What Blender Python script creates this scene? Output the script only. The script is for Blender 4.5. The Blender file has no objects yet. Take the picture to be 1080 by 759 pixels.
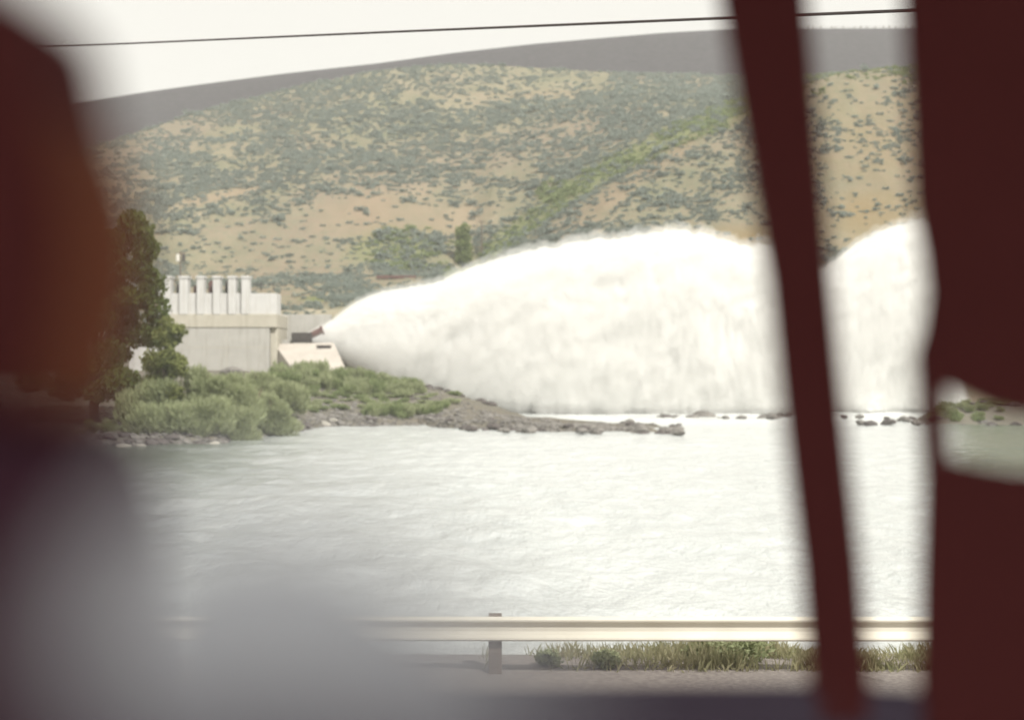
import bpy, bmesh, math, random
import numpy as np
from mathutils import Vector, Matrix, Euler

S = bpy.context.scene
COL = S.collection
rad = math.radians
random.seed(7)
RNG = np.random.default_rng(11)

# ------------------------------------------------------------------ camera, world, sun, exposure
F = 1304.0            # focal length in photograph pixels (photo is 1080 wide)
HY = 392.0            # photo row of the horizon
CZ = 6.5              # camera height above the river
cam_d = bpy.data.cameras.new('camera')
cam = bpy.data.objects.new('camera', cam_d)
COL.objects.link(cam)
cam.location = (0, 0, CZ)
cam.rotation_euler = (rad(90) + math.atan((HY - 379.5) / F), 0, 0)
cam_d.sensor_width = 36
cam_d.lens = 36 * F / 1080
cam_d.clip_start = 0.01
cam_d.clip_end = 6000
cam_d.dof.use_dof = True
cam_d.dof.focus_distance = 11.5
cam_d.dof.aperture_fstop = (cam_d.lens / 1000) / 0.030
S.camera = cam

SUN_EL, SUN_AZ = 47, 32        # azimuth measured from -Y (behind the camera) towards +X
sdir = Vector((math.sin(rad(SUN_AZ)) * math.cos(rad(SUN_EL)),
               -math.cos(rad(SUN_AZ)) * math.cos(rad(SUN_EL)), math.sin(rad(SUN_EL))))
sun_d = bpy.data.lights.new('sun', 'SUN')
sun_d.energy = 4.2
sun_d.angle = rad(0.6)
sun_d.color = (1.0, 0.965, 0.90)
sun = bpy.data.objects.new('sun', sun_d)
COL.objects.link(sun)
sun.location = (60, -40, 90)
sun.rotation_euler = (-sdir).to_track_quat('-Z', 'Y').to_euler()

W = bpy.data.worlds.new('World')
S.world = W
W.use_nodes = True
nt = W.node_tree
nt.nodes.clear()
out = nt.nodes.new('ShaderNodeOutputWorld')
sky = nt.nodes.new('ShaderNodeTexSky')
sky.sky_type = 'NISHITA'
sky.sun_disc = False
sky.sun_elevation = rad(SUN_EL)
sky.sun_rotation = math.atan2(sdir.x, sdir.y)
sky.dust_density = 4.0
b1 = nt.nodes.new('ShaderNodeBackground')
b1.inputs['Strength'].default_value = 0.06
nt.links.new(sky.outputs[0], b1.inputs['Color'])
b2 = nt.nodes.new('ShaderNodeBackground')      # thin bright overcast veil over the sky
b2.inputs['Color'].default_value = (1.0, 0.962, 0.88, 1)
b2.inputs['Strength'].default_value = 0.79
mx = nt.nodes.new('ShaderNodeMixShader')
mx.inputs[0].default_value = 0.86
nt.links.new(b1.outputs[0], mx.inputs[1])
nt.links.new(b2.outputs[0], mx.inputs[2])
nt.links.new(mx.outputs[0], out.inputs['Surface'])

S.view_settings.view_transform = 'Standard'
S.view_settings.look = 'None'
S.view_settings.exposure = 0.42
S.view_settings.gamma = 1.0
S.view_settings.use_curve_mapping = False
S.render.engine = 'CYCLES'
S.cycles.max_bounces = 6
S.cycles.diffuse_bounces = 3
S.cycles.glossy_bounces = 3
S.cycles.volume_bounces = 4
S.cycles.transparent_max_bounces = 6
S.cycles.use_denoising = True
S.cycles.sample_clamp_indirect = 6


# ------------------------------------------------------------------ helpers
def P(px, py, d):
    """world point seen at photo pixel px,py at depth d"""
    return Vector(((px - 540) / F * d, d, CZ + (HY - py) / F * d))


def link(o, parent=None):
    COL.objects.link(o)
    if parent:
        o.parent = parent
        o.matrix_parent_inverse = Matrix.Identity(4)
    return o


def mesh(name, v, f, mat, parent=None, smooth=False, world=True):
    """one mesh object; with a parent the coordinates are the parent's own"""
    me = bpy.data.meshes.new(name)
    me.from_pydata([tuple(p) for p in v], [], [tuple(q) for q in f])
    me.materials.append(mat)
    if smooth:
        me.polygons.foreach_set('use_smooth', [True] * len(me.polygons))
    me.update()
    o = bpy.data.objects.new(name, me)
    return link(o, parent)


def tag(o, label=None, cat=None, group=None, kind=None):
    if label: o['label'] = label
    if cat: o['category'] = cat
    if group: o['group'] = group
    if kind: o['kind'] = kind
    return o


def empty(name, loc, label, cat, group=None, rz=0.0):
    o = bpy.data.objects.new(name, None)
    o.empty_display_size = 0.3
    o.location = loc
    o.rotation_euler = (0, 0, rz)
    COL.objects.link(o)
    return tag(o, label, cat, group)


def copy_tree(o, parent=None):
    c = o.copy()
    COL.objects.link(c)
    if parent: c.parent = parent
    for ch in [k for k in bpy.data.objects if k.parent == o]:
        copy_tree(ch, c)
    return c


class MB:
    """collects verts and faces"""
    def __init__(self): self.v, self.f = [], []
    def add(self, v, f):
        n = len(self.v)
        self.v += [tuple(p) for p in v]
        self.f += [tuple(i + n for i in q) for q in f]
        return self
    def box(self, x0, x1, y0, y1, z0, z1):
        v = [(x, y, z) for z in (z0, z1) for y in (y0, y1) for x in (x0, x1)]
        return self.add(v, [(0, 2, 3, 1), (4, 5, 7, 6), (0, 1, 5, 4), (2, 6, 7, 3), (0, 4, 6, 2), (1, 3, 7, 5)])
    def tube(self, pts, rs, n=8, cap=True):
        pts = [Vector(p) for p in pts]
        if not hasattr(rs, '__len__'): rs = [rs] * len(pts)
        v, f = [], []
        for i, p in enumerate(pts):
            t = (pts[min(i + 1, len(pts) - 1)] - pts[max(i - 1, 0)]).normalized()
            a = t.cross(Vector((0, 1, 0.01)))
            if a.length < 1e-3: a = t.cross(Vector((1, 0, 0)))
            a.normalize(); b = t.cross(a)
            for k in range(n):
                an = 2 * math.pi * k / n
                v.append(p + (a * math.cos(an) + b * math.sin(an)) * rs[i])
        for i in range(len(pts) - 1):
            for k in range(n):
                f.append((i * n + k, i * n + (k + 1) % n, (i + 1) * n + (k + 1) % n, (i + 1) * n + k))
        if cap:
            f.append(tuple(range(n))[::-1]); f.append(tuple((len(pts) - 1) * n + k for k in range(n)))
        return self.add(v, f)
    def prism(self, outline, y0, y1):
        """outline in x,z extruded along y"""
        n = len(outline)
        v = [(x, y0, z) for x, z in outline] + [(x, y1, z) for x, z in outline]
        f = [tuple(range(n)), tuple(range(2 * n - 1, n - 1, -1))]
        for k in range(n):
            f.append((k, (k + 1) % n + 0, (k + 1) % n + n, k + n)[::-1])
        return self.add(v, f)
    def build(self, name, mat, parent=None, smooth=False, bevel=0, segs=2):
        o = mesh(name, self.v, self.f, mat, parent, smooth)
        bm = bmesh.new(); bm.from_mesh(o.data)
        bmesh.ops.recalc_face_normals(bm, faces=bm.faces)
        bm.to_mesh(o.data); bm.free()
        if bevel:
            m = o.modifiers.new('bevel', 'BEVEL'); m.width = bevel; m.segments = segs
            m.limit_method = 'ANGLE'
        return o


def hash2(ix, iy, s):
    h = (ix.astype(np.int64) * 374761393 + iy.astype(np.int64) * 668265263 + s * 974634777) & 0xffffffff
    h = ((h ^ (h >> 13)) * 1274126177) & 0xffffffff
    return ((h ^ (h >> 16)) & 0xffff) / 65535.0


def vnoise(x, y, s=0):
    x = np.asarray(x, float); y = np.asarray(y, float)
    ix, iy = np.floor(x), np.floor(y)
    fx, fy = x - ix, y - iy
    fx, fy = fx * fx * (3 - 2 * fx), fy * fy * (3 - 2 * fy)
    a, b = hash2(ix, iy, s), hash2(ix + 1, iy, s)
    c, d = hash2(ix, iy + 1, s), hash2(ix + 1, iy + 1, s)
    return (a * (1 - fx) + b * fx) * (1 - fy) + (c * (1 - fx) + d * fx) * fy


def fbm(x, y, octv=4, s=0):
    t, a, n = 0, 0.5, 0
    for k in range(octv):
        t = t + a * vnoise(x * 2 ** k, y * 2 ** k, s + k * 17); n += a; a *= 0.5
    return t / n - 0.5


# ------------------------------------------------------------------ materials
def new_mat(name):
    m = bpy.data.materials.new(name)
    m.use_nodes = True
    n = m.node_tree
    for k in list(n.nodes): n.nodes.remove(k)
    o = n.nodes.new('ShaderNodeOutputMaterial')
    return m, n, o


def N(n, t, **kw):
    k = n.nodes.new(t)
    for a, v in kw.items():
        if a in k.inputs.keys() if hasattr(k.inputs, 'keys') else False:
            k.inputs[a].default_value = v
        else:
            setattr(k, a, v)
    return k


def ramp(n, fac, stops):
    r = n.nodes.new('ShaderNodeValToRGB')
    e = r.color_ramp.elements
    while len(e) < len(stops): e.new(0.5)
    for k, (p, c) in enumerate(stops):
        e[k].position = p
        e[k].color = (c[0], c[1], c[2], 1)
    n.links.new(fac, r.inputs[0])
    return r.outputs[0]


def noise(n, scale, detail=4, rough=0.55, vec=None):
    k = n.nodes.new('ShaderNodeTexNoise')
    k.inputs['Scale'].default_value = scale
    k.inputs['Detail'].default_value = detail
    k.inputs['Roughness'].default_value = rough
    if vec is not None: n.links.new(vec, k.inputs['Vector'])
    return k.outputs['Fac']


def geo_pos(n, scl=None):
    g = n.nodes.new('ShaderNodeNewGeometry')
    if scl is None: return g.outputs['Position']
    m = n.nodes.new('ShaderNodeMapping'); m.inputs['Scale'].default_value = scl
    n.links.new(g.outputs['Position'], m.inputs['Vector'])
    return m.outputs['Vector']


def obj_pos(n, scl=(1, 1, 1)):
    g = n.nodes.new('ShaderNodeTexCoord')
    m = n.nodes.new('ShaderNodeMapping'); m.inputs['Scale'].default_value = scl
    n.links.new(g.outputs['Object'], m.inputs['Vector'])
    return m.outputs['Vector']


def mixc(n, fac, a, b):
    k = n.nodes.new('ShaderNodeMix'); k.data_type = 'RGBA'
    for sock, v in ((k.inputs[0], fac), (k.inputs[6], a), (k.inputs[7], b)):
        if isinstance(v, (int, float)): sock.default_value = v
        elif isinstance(v, tuple): sock.default_value = (v[0], v[1], v[2], 1)
        else: n.links.new(v, sock)
    return k.outputs[2]


def simple(name, c0, c1, scale=3.0, rough=0.8, bump=0.0, spec=0.3, world=False):
    m, n, o = new_mat(name)
    vec = geo_pos(n) if world else obj_pos(n)
    f = noise(n, scale, 5, 0.6, vec)
    col = ramp(n, f, [(0.3, c0), (0.7, c1)])
    p = n.nodes.new('ShaderNodeBsdfPrincipled')
    p.inputs['Roughness'].default_value = rough
    p.inputs['Specular IOR Level'].default_value = spec
    n.links.new(col, p.inputs['Base Color'])
    if bump:
        b = n.nodes.new('ShaderNodeBump'); b.inputs['Strength'].default_value = bump
        n.links.new(f, b.inputs['Height']); n.links.new(b.outputs[0], p.inputs['Normal'])
    n.links.new(p.outputs[0], o.inputs[0])
    return m


def foliage(name, dark, mid, light, scale=1.2):
    m, n, o = new_mat(name)
    f = noise(n, scale, 3, 0.6, geo_pos(n))
    f2 = noise(n, scale * 9, 2, 0.5, geo_pos(n))
    mm = n.nodes.new('ShaderNodeMath'); mm.operation = 'MULTIPLY_ADD'
    n.links.new(f2, mm.inputs[0]); mm.inputs[1].default_value = 0.5
    ad = n.nodes.new('ShaderNodeMath'); ad.operation = 'MULTIPLY'
    n.links.new(f, ad.inputs[0]); ad.inputs[1].default_value = 0.5
    n.links.new(ad.outputs[0], mm.inputs[2])
    col = ramp(n, mm.outputs[0], [(0.36, dark), (0.5, mid), (0.64, light)])
    d = n.nodes.new('ShaderNodeBsdfDiffuse'); t = n.nodes.new('ShaderNodeBsdfTranslucent')
    n.links.new(col, d.inputs[0]); n.links.new(col, t.inputs[0])
    mx = n.nodes.new('ShaderNodeMixShader'); mx.inputs[0].default_value = 0.5
    n.links.new(d.outputs[0], mx.inputs[1]); n.links.new(t.outputs[0], mx.inputs[2])
    n.links.new(mx.outputs[0], o.inputs[0])
    return m


M = {}
M['sage'] = foliage('sage_leaves', (.215, .245, .215), (.275, .31, .275), (.32, .355, .315), 0.25)
M['sage_green'] = foliage('sage_green_leaves', (.19, .24, .10), (.26, .31, .15), (.32, .36, .19), 0.25)
M['willow'] = foliage('willow_leaves', (.26, .29, .16), (.35, .385, .22), (.43, .46, .29), 0.5)
M['olive'] = foliage('dark_tree_leaves', (.07, .10, .03), (.115, .155, .05), (.18, .225, .085), 0.5)
M['treegreen'] = foliage('tree_leaves', (.14, .16, .055), (.21, .23, .085), (.29, .31, .13), 0.5)
M['poplar'] = foliage('poplar_leaves', (.15, .19, .07), (.22, .265, .10), (.29, .33, .14), 0.8)
M['grass'] = foliage('grass_blades', (.27, .28, .15), (.36, .345, .21), (.46, .42, .28), 2.0)
M['bark'] = simple('bark', (.09, .065, .045), (.17, .13, .095), 5, 0.95)
M['wood'] = simple('weathered_wood', (.10, .075, .055), (.18, .14, .11), 6, 0.9)
M['rock'] = simple('river_rock', (.085, .08, .074), (.235, .22, .20), 1.4, 0.9, 0.4)
M['rock_dark'] = simple('dark_rock', (.045, .038, .036), (.11, .095, .088), 1.6, 0.6, 0.4)
M['rock_pale'] = simple('pale_rock', (.24, .225, .195), (.37, .35, .31), 1.5, 0.9, 0.3)
def stained(name, c0, c1, stain):
    m, n, o = new_mat(name)
    f = noise(n, 0.5, 5, 0.6, obj_pos(n)); f2 = noise(n, 1.1, 5, 0.7, obj_pos(n, (1.6, 1.6, .16)))
    col = ramp(n, f, [(0.3, c0), (0.7, c1)])
    col = mixc(n, ramp(n, f2, [(0.50, (0, 0, 0)), (0.70, (.7, .7, .7))]), col, stain)
    d = n.nodes.new('ShaderNodeBsdfDiffuse'); n.links.new(col, d.inputs[0]); n.links.new(d.outputs[0], o.inputs[0])
    return m


M['concrete'] = stained('pale_concrete', (.35, .34, .315), (.41, .40, .37), (.285, .265, .23))
M['concrete_white'] = stained('white_concrete', (.48, .475, .46), (.545, .54, .525), (.40, .385, .35))
M['concrete_warm'] = stained('warm_concrete', (.39, .365, .305), (.45, .425, .36), (.32, .295, .235))
M['ramp'] = simple('apron_concrete', (.38, .345, .305), (.45, .415, .37), 0.4, 0.9)
M['steel_dark'] = simple('dark_steel', (.035, .03, .03), (.075, .065, .06), 2, 0.6)
M['rust'] = simple('rusty_steel', (.10, .055, .05), (.15, .085, .075), 2, 0.85)
M['rail'] = simple('weathered_white_rail', (.56, .53, .45), (.64, .61, .53), 1.2, 0.55)
M['gravel'] = simple('gravel', (.15, .13, .12), (.29, .26, .235), 14, 0.95, 0.5)
M['white_can'] = simple('white_enamel', (.6, .58, .53), (.7, .68, .62), 2, 0.5)
M['cable'] = simple('cable_rubber', (.05, .04, .038), (.075, .06, .055), 2, 0.7)
M['vinyl'] = simple('maroon_vinyl', (.084, .019, .019), (.098, .0225, .0225), 5, 0.8, 0, 0.15)
M['orange_glow_vinyl'] = simple('orange_glow_vinyl', (.19, .058, .027), (.23, .072, .033), 8, 0.8, 0, 0.15)  # orange tone paints the glow along the headrest edge
M['lit_pad'] = simple('lit_grey_padding', (.72, .78, .86), (.76, .82, .90), 8, 0.85, 0, 0.2)  # pale tone paints the light on the upper part
M['bounce_lining'] = simple('pale_bounce_lining', (.55, .55, .57), (.62, .62, .64), 4, .9)  # pale on roof and floor to bounce light into the cabin
M['sill'] = simple('purple_grey_vinyl', (.085, .068, .10), (.10, .082, .118), 4, .8, 0, .15)
M['dark_vinyl'] = simple('dark_purple_vinyl', (.062, .024, .040), (.072, .028, .047), 5, .8, 0, .15)
M['tyre'] = simple('tyre_rubber', (.02, .02, .02), (.035, .035, .035), 5, 0.85)
M['riprap'] = simple('rock_embankment', (.028, .025, .030), (.056, .049, .056), 0.35, 0.95, 0.5, world=True)
M['green_metal'] = simple('white_paint', (.8, .8, .8), (.8, .8, .8))


# far ground: straw, bare soil, green gully and cut bank, by vertex attribute
def hill_mat():
    m, n, o = new_mat('dry_hillside')
    pos = geo_pos(n)
    big = noise(n, 0.012, 5, 0.6, pos)
    mid = noise(n, 0.07, 5, 0.65, geo_pos(n, (1, 0.45, 1)))
    fine = noise(n, 0.42, 6, 0.8, pos)
    straw = ramp(n, mid, [(0.33, (.16, .158, .105)), (0.52, (.22, .193, .132)), (0.70, (.285, .24, .172))])
    bare = ramp(n, fine, [(0.3, (.195, .155, .115)), (0.7, (.265, .208, .158))])
    c = mixc(n, ramp(n, big, [(0.42, (0, 0, 0)), (0.60, (1, 1, 1))]), straw, bare)
    speck = ramp(n, fine, [(0.44, (0, 0, 0)), (0.62, (.65, .65, .65))])
    c = mixc(n, speck, c, (.15, .165, .11))
    for att, col in (('bare', (.265, .195, .135)), ('green', (.135, .165, .06)), ('cut', (.215, .16, .085)), ('bench', (.36, .32, .24)), ('bank', (.15, .14, .118))):
        a = n.nodes.new('ShaderNodeAttribute'); a.attribute_name = att
        mu = n.nodes.new('ShaderNodeMath'); mu.operation = 'MULTIPLY'
        n.links.new(a.outputs['Fac'], mu.inputs[0])
        v = ramp(n, fine, [(0.25, (.55, .55, .55)), (0.6, (1, 1, 1))])
        n.links.new(v, mu.inputs[1])
        c = mixc(n, mu.outputs[0], c, col)
    p = n.nodes.new('ShaderNodeBsdfDiffuse')
    n.links.new(c, p.inputs[0])
    b = n.nodes.new('ShaderNodeBump'); b.inputs['Strength'].default_value = 0.6; b.inputs['Distance'].default_value = 0.6
    n.links.new(fine, b.inputs['Height']); n.links.new(b.outputs[0], p.inputs['Normal'])
    n.links.new(p.outputs[0], o.inputs[0])
    return m


M['hill'] = hill_mat()


def water_mat():
    m, n, o = new_mat('river_water')
    w1 = noise(n, 0.6, 5, 0.65, geo_pos(n, (1.1, .55, 1)))
    w2 = noise(n, 2.8, 4, 0.65, geo_pos(n, (1.2, .6, 1)))
    big = noise(n, 0.06, 4, 0.6, geo_pos(n, (0.8, .7, 1)))
    foamn = noise(n, 0.9, 6, 0.72, geo_pos(n, (1.1, .42, 1)))
    p = n.nodes.new('ShaderNodeBsdfPrincipled')
    c = ramp(n, big, [(0.35, (.29, .315, .315)), (0.65, (.35, .375, .375))])
    foam = ramp(n, foamn, [(0.48, (0, 0, 0)), (0.72, (.6, .6, .6))])
    c = mixc(n, foam, c, (.55, .565, .55))
    at = n.nodes.new('ShaderNodeAttribute'); at.attribute_name = 'foam'
    c = mixc(n, at.outputs['Fac'], c, (.74, .765, .75))
    a2 = n.nodes.new('ShaderNodeAttribute'); a2.attribute_name = 'painted_dark'
    c = mixc(n, a2.outputs['Fac'], c, (.055, .075, .048))  # dark tree reflection painted into the water, right side darkened too
    n.links.new(c, p.inputs['Base Color'])
    p.inputs['Roughness'].default_value = 0.16
    p.inputs['IOR'].default_value = 1.33
    ad = n.nodes.new('ShaderNodeMath'); ad.operation = 'MULTIPLY_ADD'
    n.links.new(w2, ad.inputs[0]); ad.inputs[1].default_value = 0.25; n.links.new(w1, ad.inputs[2])
    b = n.nodes.new('ShaderNodeBump'); b.inputs['Strength'].default_value = 0.7; b.inputs['Distance'].default_value = 0.5
    n.links.new(ad.outputs[0], b.inputs['Height']); n.links.new(b.outputs[0], p.inputs['Normal'])
    n.links.new(p.outputs[0], o.inputs[0])
    return m


M['water'] = water_mat()


def spray_mat():
    m, n, o = new_mat('white_water')
    g = n.nodes.new('ShaderNodeNewGeometry')
    mp = n.nodes.new('ShaderNodeMapping'); mp.inputs['Rotation'].default_value = (0, rad(35), 0)
    mp2 = n.nodes.new('ShaderNodeMapping'); mp2.inputs['Scale'].default_value = (0.13, .8, 1.0)
    n.links.new(g.outputs['Position'], mp.inputs['Vector']); n.links.new(mp.outputs[0], mp2.inputs['Vector'])
    f = noise(n, 0.45, 5, 0.65, mp2.outputs[0])
    col = ramp(n, f, [(0.28, (.90, .905, .90)), (0.5, (.91, .91, .90)), (0.68, (.915, .91, .895))])
    d = n.nodes.new('ShaderNodeBsdfDiffuse'); t = n.nodes.new('ShaderNodeBsdfTranslucent')
    n.links.new(col, d.inputs[0]); n.links.new(col, t.inputs[0])
    mx = n.nodes.new('ShaderNodeMixShader'); mx.inputs[0].default_value = 0.4
    n.links.new(d.outputs[0], mx.inputs[1]); n.links.new(t.outputs[0], mx.inputs[2])
    n.links.new(mx.outputs[0], o.inputs[0])
    return m


M['spray'] = spray_mat()
for nm_, dn_ in (('mist', .45), ('mist_thin', .09)):
  mm_, n_, o_ = new_mat('drifting_' + nm_)
  pv_ = n_.nodes.new('ShaderNodeVolumePrincipled')
  pv_.inputs['Color'].default_value = (.985, .98, .96, 1)
  pv_.inputs['Density'].default_value = dn_
  pv_.inputs['Anisotropy'].default_value = 0.0
  n_.links.new(pv_.outputs[0], o_.inputs['Volume'])
  M[nm_] = mm_

# ------------------------------------------------------------------ terrain across the river
A = np.array
TOP_A = A([-900, -300, 60, 100, 140, 200, 250, 330, 400, 480, 560, 640, 770, 850, 960, 1100, 2000])
TOP_Y = A([300, 235, 165, 152, 140, 121, 107, 86, 73, 66.5, 70, 74, 79, 80, 76, 74, 70])
GUL_A = A([-900, 440, 500, 520, 560, 600, 640, 700, 770, 850, 900, 1000, 1200, 2000])
GUL_Y = A([292, 292, 285, 262, 235, 205, 180, 150, 121, 92, 80, 72, 70, 70])


def hill_z(a, d):
    y205 = np.interp(a, [-900, 350, 430, 2000], [356, 352, 438, 438])
    y225 = np.interp(a, [-900, 300, 360, 430, 470, 520, 700, 2000], [335, 332, 322, 318, 312, 305, 285, 285])
    y300 = np.interp(a, GUL_A, GUL_Y)
    y318 = np.interp(a, [-900, 430, 500, 540, 2000], [-12, -12, 2, 14, 12]) + y300
    y520 = np.interp(a, TOP_A, TOP_Y)
    k = [205, 225, 300, 318, 520]
    ys = [y205, y225, y300, y318, y520]
    zs = [CZ + (HY - y) / F * dd for y, dd in zip(ys, k)]
    z = zs[0] + (d - 205) * 0.15
    z = np.where(d < 205, np.where(a < 400, zs[0] - (205 - d) * 1.1, zs[0] - (205 - d) * 0.3), z)
    for i in range(4):
        t = np.clip((d - k[i]) / (k[i + 1] - k[i]), 0, 1)
        if i == 3: t2 = t ** 0.92
        else: t2 = t * t * (3 - 2 * t) * 0.35 + t * 0.65
        z = np.where(d >= k[i], zs[i] + (zs[i + 1] - zs[i]) * t2, z)
    z = np.where(d > 520, zs[4] - (d - 520) * 0.25, z)
    x = (a - 540) / F * d
    amp = np.clip((d - 205) / 40, 0, 1)
    amp = amp * np.clip((540 - d) / 90, 0.25, 1)
    z = z + amp * (fbm(x / 45, d / 60, 4, 3) * 9.0 + fbm(x / 9, d / 12, 3, 5) * 1.6)
    return z


def spit_z(a, d):
    ka = [-900, -300, 80, 230, 300, 340, 440, 480, 520, 560, 620, 690, 725, 2000]
    ds = np.interp(a, ka, [95, 98, 106, 111, 128, 145, 150, 142, 139, 137, 133, 131, 131, 131])
    dp = np.interp(a, ka, [185, 185, 185, 185, 185, 183, 180, 178, 176, 165, 158, 150, 140, 140])
    H = np.interp(a, ka, [6.6, 6.6, 6.6, 6.6, 6.4, 6.2, 4.6, 3.3, 1.7, .55, .35, .15, -1.0, -1.5])
    u = np.clip((d - ds) / (dp - ds), 0, 1)
    first = np.clip((d - ds) / 2.5, 0, 1)
    z = -0.5 + first * np.minimum(1.15, H + 0.5) + np.maximum(H - 0.65, 0) * u ** 1.25
    z = np.where(d < ds, -0.5 - (ds - d) * 0.35, z)
    drop = np.clip((a - 370) / 40, 0, 1)
    reef = np.interp(a, [-900, 940, 990, 1100, 2000], [-9, -1.5, 2.0, 3.4, 3.8]) * np.exp(-((d - 168) / 11) ** 2) - .45
    z = np.where(d > dp, z - drop * (d - dp) * 0.55, z)
    x = (a - 540) / F * d
    z = np.where(a > 930, np.maximum(z, reef), z)
    z = z + np.clip((d - ds + 3) / 8, 0, 1) * (fbm(x / 6, d / 6, 3, 9) * 0.7 + fbm(x / 1.7, d / 1.7, 2, 12) * 0.25)
    return z


def land_z(a, d):
    return np.maximum(np.maximum(hill_z(a, d), spit_z(a, d)), -1.5)


def ground_at(px, d):
    return float(land_z(A([px], float), A([d], float))[0])


aa = np.unique(np.concatenate([np.linspace(-900, -20, 90), np.linspace(-20, 1100, 420), np.linspace(1100, 2000, 90)]))
dd = np.unique(np.concatenate([np.linspace(94, 215, 180), np.linspace(215, 335, 110), np.linspace(335, 530, 120), np.linspace(530, 640, 16)]))
AA, DD = np.meshgrid(aa, dd)
ZZ = land_z(AA, DD)
XX = (AA - 540) / F * DD
nv, nd = len(aa), len(dd)
verts = np.stack([XX.ravel(), DD.ravel(), ZZ.ravel()], 1)
idx = np.arange(nv * nd).reshape(nd, nv)
faces = np.stack([idx[:-1, :-1].ravel(), idx[:-1, 1:].ravel(), idx[1:, 1:].ravel(), idx[1:, :-1].ravel()], 1)


def fast_mesh(name, v, f, mat, parent=None, smooth=True):
    me = bpy.data.meshes.new(name)
    v = np.asarray(v, np.float32); f = np.asarray(f, np.int32)
    me.vertices.add(len(v)); me.vertices.foreach_set('co', v.ravel())
    k = f.shape[1]
    me.loops.add(f.size); me.loops.foreach_set('vertex_index', f.ravel())
    me.polygons.add(len(f)); me.polygons.foreach_set('loop_start', np.arange(0, f.size, k, dtype=np.int32))
    me.update(calc_edges=True)
    me.polygons.foreach_set('use_smooth', np.full(len(f), smooth))
    me.materials.append(mat)
    me.validate()
    return link(bpy.data.objects.new(name, me), parent)


hill = fast_mesh('hillside', verts, faces, M['hill'])
tag(hill, kind='structure')
PYY = HY - (ZZ - CZ) / DD * F


def sm(x, lo, hi):
    t = np.clip((x - lo) / (hi - lo), 0, 1)
    return t * t * (3 - 2 * t)


def blob(cx, cy, rx, ry, ang=0):
    ca, sa = math.cos(rad(ang)), math.sin(rad(ang))
    u = ((AA - cx) * ca + (PYY - cy) * sa) / rx
    v = (-(AA - cx) * sa + (PYY - cy) * ca) / ry
    nz = fbm(AA / 25, PYY / 14, 3, 21) * 1.2
    return np.clip(1.25 - np.sqrt(u * u + v * v) + nz * 0.8, 0, 1)


onhill = (DD > 203)
gl = np.interp(AA, GUL_A, GUL_Y)
green = np.exp(-((PYY - gl + 2) / 12.0) ** 2) * sm(AA, 470, 520) * (1 - sm(AA, 800, 860)) * 0.75
green = np.maximum(green, blob(590, 203, 22, 14, -35))
green = np.maximum(green, blob(425, 262, 55, 24) * 0.75)
green = np.maximum(green, blob(520, 262, 40, 10, -38) * 0.8)
green = np.maximum(green, blob(335, 315, 22, 4) * 0.9) * onhill
bare = np.maximum(np.maximum(blob(400, 225, 75, 28, -5) * 0.9, blob(470, 235, 60, 22, -20) * .8), np.maximum(blob(650, 205, 70, 14, -38) * 0.8, blob(700, 170, 60, 8, -38) * .7)) * onhill
bare = .72 * np.maximum(bare, np.maximum(blob(560, 100, 90, 7) * 0.7, blob(240, 205, 90, 6, -12) * 0.9)) * onhill
cut = np.maximum(blob(775, 250, 50, 14) * .9, np.maximum(blob(920, 225, 75, 38) * 0.95, blob(925, 160, 80, 80) * .5)) * onhill
bench = blob(328, 328, 45, 7) * onhill * (DD < 240)
bank = (DD <= 203) * 1.0
for nm, arr in (('bare', bare), ('green', green), ('cut', cut), ('bench', bench), ('bank', bank)):
    at = hill.data.attributes.new(nm, 'FLOAT', 'POINT')
    at.data.foreach_set('value', np.asarray(arr, np.float32).ravel())

# river bed / wide ground and the river
g = MB(); g.add([(-1400, -300, -1.8), (1400, -300, -1.8), (1400, 1400, -1.8), (-1400, 1400, -1.8)], [(0, 1, 2, 3)])
tag(g.build('ground', M['gravel']), kind='structure')
wx = np.unique(np.concatenate([np.linspace(-420, -80, 100), np.linspace(-80, 80, 300), np.linspace(80, 420, 100)])); wy = np.unique(np.concatenate([np.linspace(20, 110, 190), np.linspace(110, 262, 110)]))
WX, WY = np.meshgrid(wx, wy)
WZ = fbm(WX / 3.6, WY / 4.4, 3, 31) * 0.55 + fbm(WX / 1.5, WY / 1.8, 2, 37) * 0.34
WZ *= np.interp(WY, [20, 60, 105, 260], [1.0, 1.0, 0.6, 0.5])
ix = np.arange(WX.size).reshape(WX.shape)
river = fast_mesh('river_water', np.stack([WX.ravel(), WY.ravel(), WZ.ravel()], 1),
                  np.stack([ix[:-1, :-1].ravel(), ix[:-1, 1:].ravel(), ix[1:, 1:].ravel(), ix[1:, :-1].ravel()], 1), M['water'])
WA = 540 + F * WX / WY
fo = np.clip((WY - 118) / 55, 0, 1) * np.clip((WA - 500) / 120, 0, 1) * np.clip(1.0 + fbm(WX / 9, WY / 4, 3, 33) * 1.6, 0, 1)
fo = np.maximum(fo, .42 * np.clip((WA - 170) / 140, 0, 1))
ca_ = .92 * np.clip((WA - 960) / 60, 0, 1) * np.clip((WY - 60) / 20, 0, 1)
ca_ = ca_ + (1 - np.clip((WA - 175 + fbm(WX / 8, WY / 5, 3, 35) * 160) / 170, 0, 1)) * np.clip((WY - 58) / 35, 0, 1) * .85  # tree reflection painted as a dark area at the left
at = river.data.attributes.new('painted_dark', 'FLOAT', 'POINT'); at.data.foreach_set('value', ca_.astype(np.float32).ravel())
at = river.data.attributes.new('foam', 'FLOAT', 'POINT'); at.data.foreach_set('value', fo.astype(np.float32).ravel())
tag(river, kind='structure')

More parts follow.
